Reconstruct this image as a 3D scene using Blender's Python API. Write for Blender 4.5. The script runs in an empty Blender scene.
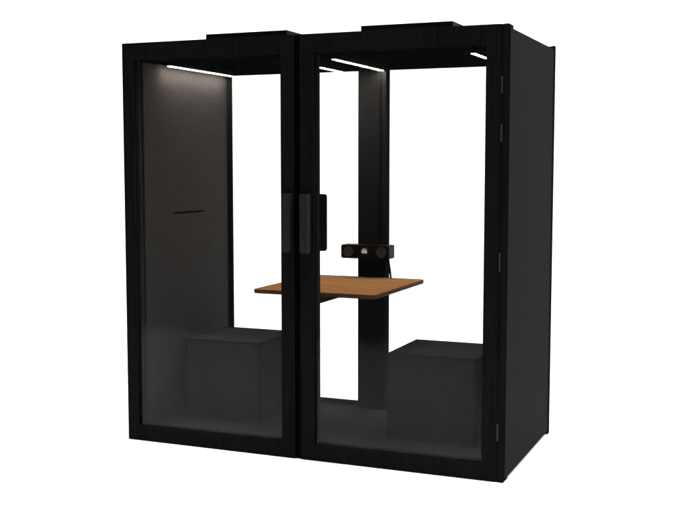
import bpy, bmesh, math
from mathutils import Vector

scene = bpy.context.scene
col = scene.collection
R = math.radians

# ------------------------------------------------------------------ materials
def new_mat(name):
    m = bpy.data.materials.new(name)
    m.use_nodes = True
    nt = m.node_tree
    return m, nt, nt.nodes, nt.links, nt.nodes['Principled BSDF']

def coords(n, l, scale=(1, 1, 1)):
    tc = n.new('ShaderNodeTexCoord')
    mp = n.new('ShaderNodeMapping')
    mp.inputs['Scale'].default_value = scale
    l.new(tc.outputs['Object'], mp.inputs['Vector'])
    return mp.outputs['Vector']

def noise(n, l, vec, scale, detail=6, rough=.6):
    t = n.new('ShaderNodeTexNoise')
    t.inputs['Scale'].default_value = scale
    t.inputs['Detail'].default_value = detail
    t.inputs['Roughness'].default_value = rough
    l.new(vec, t.inputs['Vector'])
    return t.outputs['Fac']

def ramp(n, l, fac, stops):
    r = n.new('ShaderNodeValToRGB')
    e = r.color_ramp.elements
    e[0].position, e[0].color = stops[0][0], (*stops[0][1], 1)
    e[1].position, e[1].color = stops[-1][0], (*stops[-1][1], 1)
    for p, c in stops[1:-1]:
        k = e.new(p)
        k.color = (*c, 1)
    l.new(fac, r.inputs['Fac'])
    return r.outputs['Color']

def bump(n, l, fac, b, strength, dist=.002):
    k = n.new('ShaderNodeBump')
    k.inputs['Strength'].default_value = strength
    k.inputs['Distance'].default_value = dist
    l.new(fac, k.inputs['Height'])
    l.new(k.outputs['Normal'], b.inputs['Normal'])

def g(v, t=(1, 1, 1)):
    return tuple(v * x for x in t)

def black_wood(name, lo, hi, rough=.6, spec=.03):
    """black stained veneer, grain standing upright"""
    m, nt, n, l, b = new_mat(name)
    v = coords(n, l, (120, 120, 2.2))
    f = noise(n, l, v, 1.0, 8, .65)
    v2 = coords(n, l, (9, 9, .5))
    f2 = noise(n, l, v2, 1.0, 3, .5)
    mx = n.new('ShaderNodeMath'); mx.operation = 'MULTIPLY_ADD'
    mx.inputs[1].default_value = .2
    l.new(f2, mx.inputs[0])
    ml = n.new('ShaderNodeMath'); ml.operation = 'MULTIPLY'; ml.inputs[1].default_value = .8
    l.new(f, ml.inputs[0]); l.new(ml.outputs[0], mx.inputs[2])
    c = ramp(n, l, mx.outputs[0], [(.33, lo), (.66, hi)])
    l.new(c, b.inputs['Base Color'])
    b.inputs['Roughness'].default_value = rough
    b.inputs['Specular IOR Level'].default_value = spec
    return m

def plain(name, c, rough=.5, spec=.06, vary=.12, scale=30, bstr=0.0, metal=0.0):
    m, nt, n, l, b = new_mat(name)
    f = noise(n, l, coords(n, l), scale, 5)
    lo = tuple(x * (1 - vary) for x in c); hi = tuple(x * (1 + vary) for x in c)
    l.new(ramp(n, l, f, [(.3, lo), (.7, hi)]), b.inputs['Base Color'])
    b.inputs['Roughness'].default_value = rough
    b.inputs['Specular IOR Level'].default_value = spec
    b.inputs['Metallic'].default_value = metal
    if bstr:
        bump(n, l, f, b, bstr)
    return m

def cloth(name, c, scale=6, vary=.08, rough=.95):
    """felted or woven fabric seen from metres away: soft broad mottling, matt"""
    m, nt, n, l, b = new_mat(name)
    f = noise(n, l, coords(n, l), scale, 4, .55)
    lo = tuple(x * (1 - vary) for x in c); hi = tuple(x * (1 + vary) for x in c)
    l.new(ramp(n, l, f, [(.3, lo), (.7, hi)]), b.inputs['Base Color'])
    b.inputs['Roughness'].default_value = rough
    b.inputs['Specular IOR Level'].default_value = 0.0
    return m

def oak(name, dark, mid, light):
    m, nt, n, l, b = new_mat(name)
    v = coords(n, l, (2.2, 16, 16))
    w = n.new('ShaderNodeTexWave')
    w.wave_type = 'RINGS'; w.rings_direction = 'X'
    w.inputs['Scale'].default_value = .55
    w.inputs['Distortion'].default_value = 5.5
    w.inputs['Detail'].default_value = 4
    w.inputs['Detail Scale'].default_value = 1.1
    l.new(v, w.inputs['Vector'])
    f = noise(n, l, coords(n, l, (4, 120, 120)), 1, 6, .7)
    mx = n.new('ShaderNodeMath'); mx.operation = 'MULTIPLY_ADD'; mx.inputs[1].default_value = .45
    ml = n.new('ShaderNodeMath'); ml.operation = 'MULTIPLY'; ml.inputs[1].default_value = .55
    l.new(f, ml.inputs[0]); l.new(w.outputs['Fac'], mx.inputs[0]); l.new(ml.outputs[0], mx.inputs[2])
    c = ramp(n, l, mx.outputs[0], [(.15, dark), (.5, mid), (.85, light)])
    l.new(c, b.inputs['Base Color'])
    b.inputs['Roughness'].default_value = .5
    b.inputs['Specular IOR Level'].default_value = 0.0
    return m

def glass(name, refl):
    """thin clear pane: passes light straight, reflects a little"""
    m, nt, n, l, b = new_mat(name)
    out = n['Material Output']
    n.remove(b)
    t = n.new('ShaderNodeBsdfTransparent'); t.inputs['Color'].default_value = (.97, .975, .97, 1)
    gl = n.new('ShaderNodeBsdfGlossy'); gl.inputs['Roughness'].default_value = 0.06
    lw = n.new('ShaderNodeLayerWeight'); lw.inputs['Blend'].default_value = .12
    ml = n.new('ShaderNodeMath'); ml.operation = 'MULTIPLY_ADD'
    ml.inputs[1].default_value = .08; ml.inputs[2].default_value = refl
    l.new(lw.outputs['Facing'], ml.inputs[0])
    # the coating keeps head-on reflection low, grazing reflection rises
    mx = n.new('ShaderNodeMixShader')
    l.new(ml.outputs[0], mx.inputs['Fac'])
    l.new(t.outputs[0], mx.inputs[1]); l.new(gl.outputs[0], mx.inputs[2])
    l.new(mx.outputs[0], out.inputs['Surface'])
    return m

def lamp_mat(name, c, s):
    m, nt, n, l, b = new_mat(name)
    out = n['Material Output']; n.remove(b)
    e = n.new('ShaderNodeEmission')
    e.inputs['Color'].default_value = (*c, 1); e.inputs['Strength'].default_value = s
    l.new(e.outputs[0], out.inputs['Surface'])
    return m

M = dict(
    frame=black_wood('black_stained_veneer', g(.0034), g(.0078), .6, 0.0),
    inner=black_wood('black_stained_post_veneer', g(.0045), g(.0105), .6, 0.0),
    reveal_lit=black_wood('black_veneer_led_lit', (.009, .008, .0073), (.016, .0143, .013), .6, 0.0),  # black veneer painted lighter and warmer, as if lit by the LED strips
    panel=plain('anthracite_laminate', g(.0066), .65, .006, .05, 14),
    edge=plain('black_lacquer', g(.005), .55, .03, .1),
    gasket=plain('black_rubber_gasket', g(.0015), .9, 0.0),
    ceiling=plain('black_ceiling_board', g(.0035), .9, 0.0, .15, 60),
    felt=cloth('warm_grey_felt', (.0232, .0220, .0211), 90, .16),
    carpet=cloth('charcoal_carpet', g(.023), 7, .12),
    piping=cloth('black_piping_cord', g(.0045), 20, .1),
    fabric=cloth('charcoal_upholstery', (.0175, .0167, .0160), 5, .06),
    handle=plain('dark_grey_powder_coat', g(.0120), .5, .05, .08, 200),
    hinge=plain('grey_hinge_steel', g(.023), .5, .05, .1, 80),
    steel=plain('black_powder_coated_steel', g(.0050), .6, .006, .1, 150),
    plastic=plain('black_socket_plastic', g(.0028), .5, .06, .1, 60),
    socket=plain('brown_black_socket_face', (.045, .038, .033), .6, .05, .15, 80),
    port=plain('silver_port_plate', (.75, .75, .76), .35, .5, .04, 40),
    oak=oak('oiled_oak', (.065, .029, .011), (.182, .086, .033), (.265, .133, .054)),
    glass=glass('clear_glass', .0038),
    led=lamp_mat('warm_white_led', (1, .90, .82), 185.0),
    edge_shade=plain('oak_edge_shade', (.040, .025, .016), .6, .03, .1, 40),  # table edge is the same oak, its shade put into a darker colour
    white=plain('white_studio_paper', g(.90), .95, .0, .004, 3),
)

# ------------------------------------------------------------------ mesh tools
def box(bm, x0, x1, y0, y1, z0, z1, bev=0.0, seg=2):
    vs = [bm.verts.new((x, y, z)) for x in (x0, x1) for y in (y0, y1) for z in (z0, z1)]
    F = [(0, 1, 3, 2), (4, 6, 7, 5), (0, 4, 5, 1), (2, 3, 7, 6), (0, 2, 6, 4), (1, 5, 7, 3)]
    fs = [bm.faces.new([vs[i] for i in f]) for f in F]
    if bev:
        es = list({e for f in fs for e in f.edges})
        bmesh.ops.bevel(bm, geom=es, offset=bev, segments=seg, profile=.5, affect='EDGES')

def ring(bm, x0, x1, z0, z1, ox0, ox1, oz0, oz1, y0, y1, bev=0.0):
    """upright rectangular frame: full-height stiles, rails butted between"""
    box(bm, x0, ox0, y0, y1, z0, z1, bev)
    box(bm, ox1, x1, y0, y1, z0, z1, bev)
    e = .0004
    box(bm, ox0 + e, ox1 - e, y0, y1, z0, oz0, bev)
    box(bm, ox0 + e, ox1 - e, y0, y1, oz1, z1, bev)

def rounded_plate(bm, pts_fn, z0, z1, bev):
    pts = pts_fn
    lo = [bm.verts.new((x, y, z0)) for x, y in pts]
    hi = [bm.verts.new((x, y, z1)) for x, y in pts]
    k = len(pts)
    top = bm.faces.new(hi); bot = bm.faces.new(lo[::-1])
    for i in range(k):
        bm.faces.new((lo[i], lo[(i + 1) % k], hi[(i + 1) % k], hi[i]))
    if bev:
        bmesh.ops.bevel(bm, geom=list(top.edges) + list(bot.edges), offset=bev, segments=3, profile=.5, affect='EDGES')

def rrect(x0, x1, y0, y1, r, seg=8):
    out = []
    for cx, cy, a in ((x1 - r, y1 - r, 0), (x0 + r, y1 - r, 90), (x0 + r, y0 + r, 180), (x1 - r, y0 + r, 270)):
        for k in range(seg + 1):
            t = R(a + 90 * k / seg)
            out.append((cx + r * math.cos(t), cy + r * math.sin(t)))
    return out

def disc(bm, c, axis_y0, axis_y1, r, seg=40, bev=0.0):
    """round plate whose face looks to -y"""
    cx, cz = c
    a = [bm.verts.new((cx + r * math.cos(2 * math.pi * k / seg), axis_y0, cz + r * math.sin(2 * math.pi * k / seg))) for k in range(seg)]
    b = [bm.verts.new((v.co.x, axis_y1, v.co.z)) for v in a]
    f0 = bm.faces.new(a); bm.faces.new(b[::-1])
    for k in range(seg):
        bm.faces.new((a[k], b[k], b[(k + 1) % seg], a[(k + 1) % seg]))
    if bev:
        bmesh.ops.bevel(bm, geom=list(f0.edges), offset=bev, segments=2, profile=.5, affect='EDGES')

def annulus(bm, c, y0, y1, r0, r1, seg=40):
    cx, cz = c
    P = lambda r, y: [bm.verts.new((cx + r * math.cos(2 * math.pi * k / seg), y, cz + r * math.sin(2 * math.pi * k / seg))) for k in range(seg)]
    a, b, c2, d = P(r0, y0), P(r1, y0), P(r0, y1), P(r1, y1)
    for k in range(seg):
        j = (k + 1) % seg
        bm.faces.new((a[k], b[k], b[j], a[j])); bm.faces.new((c2[k], c2[j], d[j], d[k]))
        bm.faces.new((a[k], a[j], c2[j], c2[k])); bm.faces.new((b[k], d[k], d[j], b[j]))

def tube(bm, pts, r, seg=10):
    pts = [Vector(p) for p in pts]
    rings = []
    for i, p in enumerate(pts):
        t = (pts[min(i + 1, len(pts) - 1)] - pts[max(i - 1, 0)]).normalized()
        u = t.cross(Vector((0, 1, 0)))
        u = u.normalized() if u.length > 1e-2 else Vector((1, 0, 0))
        w = t.cross(u)
        rings.append([bm.verts.new(p + r * (math.cos(2 * math.pi * k / seg) * u + math.sin(2 * math.pi * k / seg) * w)) for k in range(seg)])
    for a, b in zip(rings, rings[1:]):
        for k in range(seg):
            bm.faces.new((a[k], a[(k + 1) % seg], b[(k + 1) % seg], b[k]))
    bm.faces.new(rings[0][::-1]); bm.faces.new(rings[-1])

def obj(name, fn, mat, parent=None, smooth=False, label=None):
    bm = bmesh.new()
    fn(bm)
    bmesh.ops.recalc_face_normals(bm, faces=bm.faces[:])
    me = bpy.data.meshes.new(name)
    org = Vector((0, 0, 0))
    cs = [v.co for v in bm.verts]
    lo = Vector([min(c[i] for c in cs) for i in range(3)]); hi = Vector([max(c[i] for c in cs) for i in range(3)])
    org = Vector(((lo.x + hi.x) / 2, (lo.y + hi.y) / 2, lo.z))
    bmesh.ops.translate(bm, verts=bm.verts[:], vec=-org)
    bm.to_mesh(me); bm.free()
    me.materials.append(mat)
    if smooth:
        for p in me.polygons:
            p.use_smooth = True
        me.set_sharp_from_angle(angle=R(35))
    o = bpy.data.objects.new(name, me)
    col.objects.link(o)
    w = org.copy()
    if parent:
        o.parent = parent
        q, base = parent, Vector((0, 0, 0))
        while q:
            base += q.location
            q = q.parent
        w = org - base
    o.location = w
    if label:
        o['label'] = label
    return o

def empty(name, loc, label, cat, group=None):
    o = bpy.data.objects.new(name, None)
    o.empty_display_size = .1
    o.location = loc
    col.objects.link(o)
    o['label'] = label; o['category'] = cat
    if group:
        o['group'] = group
    return o

# ------------------------------------------------------------------ setting
ground = obj('floor', lambda bm: box(bm, -5.5, 7.5, -3.48, 3.2, -.05, 0), M['white'])
ground['kind'] = 'structure'
ground['label'] = 'plain white studio floor under the black booth'

# ------------------------------------------------------------------ the booth
W, D, H = 2.2, 1.078, 2.25
ZB, ZT = .085, 2.155          # clear opening of the glazed fronts
booth = empty('office_booth', (W / 2, D / 2, 0),
              'large black two-door glazed meeting booth standing on the white floor', 'office booth')

# glazed leaves -------------------------------------------------------------
def leaf(bm, x0, x1, ox0, ox1, z0):
    ring(bm, x0, x1, z0, H, ox0, ox1, ZB, ZT, 0, .019, .0012)
    ring(bm, x0 + .001, x1 - .001, z0 + .001, H - .001, ox0 - .005, ox1 + .005, ZB - .005, ZT + .005, .0192, .026)
    ring(bm, x0, x1, z0, H, ox0, ox1, ZB, ZT, .0262, .047, .0012)

left = obj('door', lambda bm: leaf(bm, 0, 1.057, .068, .981, 0), M['frame'], booth)
left['label'] = 'glazed leaf on the left with black wood frame'
right = obj('door', lambda bm: leaf(bm, 1.093, 2.159, 1.170, 2.086, .003), M['frame'], booth)
right['label'] = 'glazed leaf on the right with four grey hinges'
obj('glass_pane', lambda bm: box(bm, .0635, .9855, .0205, .0245, ZB - .0045, ZT + .0045), M['glass'], left)
obj('glass_pane', lambda bm: box(bm, 1.1655, 2.0905, .0205, .0245, ZB - .0045, ZT + .0045), M['glass'], right)

def slab(bm, x0, x1, z0, z1, y0, y1, r, bev):
    """upright plate with rounded corners, bevelled on both faces"""
    pts = rrect(x0, x1, z0, z1, r, 5)
    a = [bm.verts.new((x, y0, z)) for x, z in pts]; b = [bm.verts.new((x, y1, z)) for x, z in pts]
    f = bm.faces.new(a); f2 = bm.faces.new(b[::-1])
    for i in range(len(pts)):
        j = (i + 1) % len(pts)
        bm.faces.new((a[i], b[i], b[j], a[j]))
    bmesh.ops.bevel(bm, geom=list(f.edges) + list(f2.edges), offset=bev, segments=2, profile=.5, affect='EDGES')

obj('handle', lambda bm: slab(bm, .9985 + .010, 1.053, 1.116, 1.425, -.050, -.0004, .004, .0035), M['handle'], left, True)
obj('handle', lambda bm: slab(bm, 1.111, 1.156, 1.113, 1.423, -.046, -.0004, .004, .0035), M['handle'], right, True)
def inner_pull(bm):
    slab(bm, 1.120, 1.1965, 1.117, 1.421, .100, .120, .013, .002)
    box(bm, 1.126, 1.160, .0885, .102, 1.135, 1.405, .002, 2)
obj('handle', inner_pull, M['steel'], right, True, 'black pull on the inner side of the door')
for z0, z1 in ((1.920, 2.001), (1.686, 1.772), (1.056, 1.148), (.211, .297)):
    def hinge(bm, z0=z0, z1=z1):                # a slim barrel of two knuckles
        zm = (z0 + z1) / 2
        box(bm, 2.1618, 2.1712, -.0050, .0040, z0, zm - .0004, .002, 2)
        box(bm, 2.1618, 2.1712, -.0050, .0040, zm + .0004, z1, .002, 2)
    obj('hinge', hinge, M['hinge'], right, True)

# fixed frame behind the leaves ---------------------------------------------
def posts(bm):
    y0, y1, b = .053, .088, .0012
    box(bm, .0, .068, y0, y1, 0, H, b)
    box(bm, .981, 1.170, y0, y1, 0, H, b)
    box(bm, 2.086, 2.1985, y0, y1, 0, H, b)
def rails(bm):
    y0, y1, b = .053, .088, .0012
    for a, c in ((.0684, .9806), (1.1704, 2.0856)):
        box(bm, a, c, y0, y1, 0, ZB, b)
        box(bm, a, c, y0, y1, ZT, H, b)
    box(bm, 2.1735, 2.1985, .0005, y0 - .0003, .002, H, .0015)            # hinge jamb
    box(bm, 2.1595, 2.1730, .0045, y0 - .0003, .002, H - .001)            # strip behind the hinges
front = obj('front_frame', rails, M['frame'], booth)
obj('post', posts, M['reveal_lit'], front)
obj('meeting_strip', lambda bm: box(bm, 1.0575, 1.0925, .012, .0527, .0005, H - .001), M['gasket'], booth)
def gasket(bm):
    y0, y1 = .0474, .0526
    box(bm, .004, .062, y0, y1, .004, H - .004)
    box(bm, .987, 1.055, y0, y1, .004, H - .004)
    box(bm, 1.098, 1.164, y0, y1, .004, H - .004)
    box(bm, 2.092, 2.156, y0, y1, .004, H - .004)
    for a, c in ((.064, .985), (1.166, 2.090)):
        box(bm, a, c, y0, y1, .004, ZB - .006)
        box(bm, a, c, y0, y1, ZT + .006, H - .004)
obj('gasket', gasket, M['gasket'], booth)

# side walls -------------------------------------------------------------------
def side_right(bm):
    box(bm, 2.131, 2.198, .0885, 1.0600, .02, 2.228)
    box(bm, 2.1990, 2.2060, .003, 1.0280, .020, 2.230, .0012)
def side_left(bm):
    box(bm, .002, .069, .0885, 1.0600, .02, 2.228)
    box(bm, -.0030, .0015, .092, 1.0280, .020, 2.230, .0010)
obj('side_panel', side_right, M['panel'], booth)
obj('side_panel', side_left, M['panel'], booth)
wall = obj('wall_panel', lambda bm: box(bm, .0695, .0780, .0890, 1.0600, .056, 2.1525, .0008), M['felt'], booth,
           label='warm grey felt lining with a thin dark slot')
obj('slot', lambda bm: box(bm, .0775, .0796, .392, .741, 1.2830, 1.2915, .0006), M['gasket'], wall)
obj('wall_panel', lambda bm: box(bm, 2.1220, 2.1305, .0890, 1.0600, .056, 2.1525, .0008), M['felt'], booth)

# back frame and windows ----------------------------------------------------
BZ0, BZ1 = .087, 2.150
def back_frame(bm):
    y0, y1, b = 1.025, D, .0012
    box(bm, .0015, .110, 1.0605, y1, 0, H, b)
    box(bm, -.0040, .0010, 1.0290, y1, 0, H, b)
    box(bm, 1.0145, 1.200, y0, y1, 0, H, b)
    box(bm, 2.090, 2.1980, 1.0605, y1, 0, H, b)
    box(bm, 2.1985, 2.2075, 1.0290, y1, 0, H, b)
    for a, c in ((.1104, 1.0141), (1.2004, 2.0896)):
        box(bm, a, c, 1.0605, y1, BZ1, H, b)
bf = obj('back_frame', back_frame, M['frame'], booth)
for a, c in ((.1104, 1.0141), (1.2004, 2.0896)):
    obj('sill', lambda bm: box(bm, a, c, 1.0605, D, 0, BZ0, .0012), M['panel'], bf)
def post_cover(bm):
    box(bm, 1.0150, 1.1560, 1.0165, 1.0247, .0560, 2.1495, .001)
    box(bm, 1.1760, 1.1990, 1.0165, 1.0247, .0560, 2.1495, .001)
obj('post_cover', post_cover, M['inner'], booth)
for a, c in ((.1108, 1.0137), (1.2008, 2.0892)):
    obj('window_pane', lambda bm: box(bm, a, c, 1.067, 1.071, BZ0 + .0004, BZ1 - .0004), M['glass'], booth)

# roof, ceiling, floor ------------------------------------------------------
obj('roof', lambda bm: box(bm, .002, 2.198, .0885, 1.0600, 2.1665, 2.230, .001), M['panel'], booth)
for a, c in ((.0695, 1.0965), (1.1015, 2.1300)):
    obj('ceiling_panel', lambda bm: box(bm, a, c, .0890, 1.0600, 2.1535, 2.1660, .001), M['ceiling'], booth)
obj('floor_panel', lambda bm: box(bm, .0695, 2.1300, .0890, 1.0600, .001, .0550), M['carpet'], booth)
for a, c in ((.366, .878), (1.317, 1.829)):
    obj('vent_box', lambda bm: box(bm, a, c, .298, .860, 2.2305, 2.3170, .002), M['edge'], booth)

for a, c in ((.131, .149), (.900, .918), (1.164, 1.182), (1.939, 1.957)):
    h = obj('ceiling_light', lambda bm: box(bm, a - .003, c + .003,   .260, 1.0150, 2.1434, 2.1532, .0008), M['edge'], booth)
    obj('diffuser', lambda bm: box(bm, a, c,   .264, 1.0120, 2.1412, 2.1430), M['led'], h)

# ------------------------------------------------------------------ table
def shade_edges(o, m):                      # shade painted on the oak edge: every face not looking up or down
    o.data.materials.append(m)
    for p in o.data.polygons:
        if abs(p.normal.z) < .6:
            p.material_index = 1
table = empty('table', (1.086, .59, .885), 'oak topped table fixed to the back post between the two stools', 'table')
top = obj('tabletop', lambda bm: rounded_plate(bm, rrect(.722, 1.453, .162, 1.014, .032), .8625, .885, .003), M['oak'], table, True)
shade_edges(top, M['edge_shade'])
def arm(bm):
    pr = [(.195, .861), (.195, .842), (.225, .8185), (1.005, .8185), (1.005, .861)]
    a = [bm.verts.new((1.070, y, z)) for y, z in pr]; b = [bm.verts.new((1.115, y, z)) for y, z in pr]
    bm.faces.new(a); bm.faces.new(b[::-1])
    for i in range(len(pr)):
        bm.faces.new((a[i], b[i], b[(i + 1) % len(pr)], a[(i + 1) % len(pr)]))
    bmesh.ops.bevel(bm, geom=bm.edges[:], offset=.0015, segments=2, profile=.5, affect='EDGES')
    box(bm, 1.035, 1.150, 1.0055, 1.0163, .780, .861, .001)
obj('bracket', arm, M['steel'], table)

# ------------------------------------------------------------------ socket bar
bar = empty('socket_bar', (1.0985, .97, 1.004), 'black socket bar with two round sockets mounted across the back post', 'power socket')
def bar_body(bm):
    pts = rrect(.942, 1.255, 1.005, 1.089, .010, 6)
    a = [bm.verts.new((x, .920, z)) for x, z in pts]; b = [bm.verts.new((x, 1.0160, z)) for x, z in pts]
    f = bm.faces.new(a); bm.faces.new(b[::-1])
    for i in range(len(pts)):
        j = (i + 1) % len(pts)
        bm.faces.new((a[i], b[i], b[j], a[j]))
    bmesh.ops.bevel(bm, geom=list(f.edges), offset=.003, segments=2, profile=.5, affect='EDGES')
obj('body', bar_body, M['plastic'], bar, True)
for cx in (.991, 1.206):
    def sock(bm, cx=cx):
        disc(bm, (cx, 1.047), .9165, .9198, .0275)
        annulus(bm, (cx, 1.047), .9140, .9198, .0280, .0325)
        box(bm, cx - .0022, cx + .0022, .9150, .9166, 1.030, 1.064)
    obj('socket', sock, M['socket'], bar)
def port_rim(bm):
    annulus(bm, (1.0985, 1.048), .9140, .9198, .0215, .0260)
prt = obj('port', lambda bm: disc(bm, (1.0985, 1.048), .9176, .9198, .0213), M['plastic'], bar)
obj('rim', port_rim, M['hinge'], prt)
def jack(bm):
    box(bm, 1.0800, 1.0955, .9125, .9175, 1.0375, 1.0570, .001)
    box(bm, 1.0985, 1.1140, .9125, .9175, 1.0375, 1.0570, .001)
    box(bm, 1.0850, 1.1120, .9135, .9175, 1.0610, 1.0650, .001)
obj('jack', jack, M['port'], prt)
cab = [(1.222, 1.000, 1.0060), (1.224, 1.000, .985), (1.228, 1.000, .960), (1.233, .998, .935), (1.238, .994, .910), (1.242, .990, .8855)]
obj('cable', lambda bm: tube(bm, cab, .0065), M['plastic'], bar, True)

# ------------------------------------------------------------------ stools
def stool(bm, x0, x1, y0, y1, z0, z1):
    n = 14
    grid = {}
    cx, cy, hx, hy = (x0 + x1) / 2, (y0 + y1) / 2, (x1 - x0) / 2, (y1 - y0) / 2
    cz, hz = (z0 + z1) / 2, (z1 - z0) / 2
    def v(i, j, k):
        key = (i, j, k)
        if key not in grid:
            s = lambda q: math.copysign(abs(2 * q / n - 1) ** .8, 2 * q / n - 1)
            a, b, c = s(i), s(j), s(k)
            # upholstered faces belly out by a few millimetres, edges stay crisp
            ea = (1 - b * b) * (1 - c * c); eb = (1 - a * a) * (1 - c * c); ec = (1 - a * a) * (1 - b * b)
            grid[key] = bm.verts.new((cx + a * hx + (abs(a) == 1) * a * .002 * ea,
                                      cy + b * hy + (abs(b) == 1) * b * .002 * eb,
                                      cz + c * hz + (c == 1) * .002 * ec))
        return grid[key]
    for i in range(n):
        for j in range(n):
            for e in (0, n):
                bm.faces.new((v(i, j, e), v(i + 1, j, e), v(i + 1, j + 1, e), v(i, j + 1, e)))
                bm.faces.new((v(i, e, j), v(i + 1, e, j), v(i + 1, e, j + 1), v(i, e, j + 1)))
                bm.faces.new((v(e, i, j), v(e, i + 1, j), v(e, i + 1, j + 1), v(e, i, j + 1)))
    bm.normal_update()
    es = [e for e in bm.edges if len(e.link_faces) == 2 and e.link_faces[0].normal.angle(e.link_faces[1].normal) > R(50)
          and True]
    bmesh.ops.bevel(bm, geom=es, offset=.003, segments=2, profile=.5, affect='EDGES')

for x0, x1, lab in ((.158, .645, 'charcoal upholstered cube stool against the grey felt wall behind the left door'),
                    (1.443, 1.945, 'charcoal upholstered cube stool behind the hinged right door')):
    s = obj('stool', lambda bm: stool(bm, x0, x1, .390, .890, .0555, .534), M['fabric'], None, True)
    def cords(bm):
        q, a, b, c, d, e, f = .0030, x0, x1, .390, .890, .0560, .534
        for x in (a, b):
            for y in (c, d):
                tube(bm, [(x, y, e), (x, y, f)], q, 8)
        for x in (a, b):
            tube(bm, [(x, c, f), (x + .00001, d, f)], q, 8)
        for y in (c, d):
            tube(bm, [(a, y, f), (b, y, f)], q, 8)
    obj('piping', cords, M['piping'], s, True)
    s['label'] = lab; s['category'] = 'stool'; s['group'] = 'cube stools inside the booth'

# ------------------------------------------------------------------ light
world = bpy.data.worlds.new('World'); scene.world = world
world.use_nodes = True
nt = world.node_tree; n = nt.nodes; l = nt.links
bg = n['Background']
tc = n.new('ShaderNodeTexCoord'); sp = n.new('ShaderNodeSeparateXYZ')
l.new(tc.outputs['Generated'], sp.inputs[0])
def rng(src, a, b, c, d):
    m = n.new('ShaderNodeMapRange'); m.interpolation_type = 'SMOOTHSTEP'
    for k, v in zip(('From Min', 'From Max', 'To Min', 'To Max'), (a, b, c, d)):
        m.inputs[k].default_value = v
    l.new(src, m.inputs['Value'])
    return m.outputs['Result']
front_z = rng(sp.outputs['Z'], -.17, -.02, .38, .03)          # dim studio ahead of the booth, its floor paler
back_y = rng(sp.outputs['Y'], -.62, -.12, 0, 1)               # white cyclorama behind and beside it
mx = n.new('ShaderNodeMix'); mx.data_type = 'FLOAT'
l.new(back_y, mx.inputs[0]); l.new(front_z, mx.inputs[2]); mx.inputs[3].default_value = 1.75
bg.inputs['Color'].default_value = (1, 1, 1, 1)
l.new(mx.outputs[0], bg.inputs['Strength'])

def added_softbox(loc, rot, sx, sy, e, spread=180):
    ld = bpy.data.lights.new('added_softbox', 'AREA')
    ld.shape = 'RECTANGLE'; ld.size = sx; ld.size_y = sy; ld.energy = e; ld.spread = R(spread)
    lo = bpy.data.objects.new('added_softbox', ld); col.objects.link(lo)
    lo.location = loc; lo.rotation_euler = rot
added_softbox((1.2, -.75, 4.6), (0, 0, 0), 9, 1.6, 95, 75)  # unseen overhead lamp, added to whiten the floor near the booth
added_softbox((5.6, 1.6, 6.0), (0, 0, 0), 4, 5, 520)  # unseen lamp, added to clear the grey from the floor on the right

# ------------------------------------------------------------------ camera
cd = bpy.data.cameras.new('camera')
cam = bpy.data.objects.new('camera', cd); col.objects.link(cam)
cam.location = (3.42273, -5.00822, 1.57663)
cam.rotation_euler = (R(90 - 4.97826), 0, R(22.65671))
cd.sensor_fit = 'HORIZONTAL'; cd.sensor_width = 36
cd.lens = 1050.0 / 684 * 36
cd.clip_start = .1; cd.clip_end = 500
scene.camera = cam

scene.view_settings.view_transform = 'Standard'
scene.view_settings.look = 'None'
scene.view_settings.gamma = 1
scene.view_settings.exposure = 0
scene.render.engine = 'CYCLES'
scene.cycles.use_denoising = True
scene.cycles.denoising_input_passes = 'RGB_ALBEDO'
scene.cycles.use_adaptive_sampling = False
scene.cycles.max_bounces = 8
scene.cycles.transparent_max_bounces = 16
scene.cycles.caustics_reflective = False
scene.cycles.caustics_refractive = False
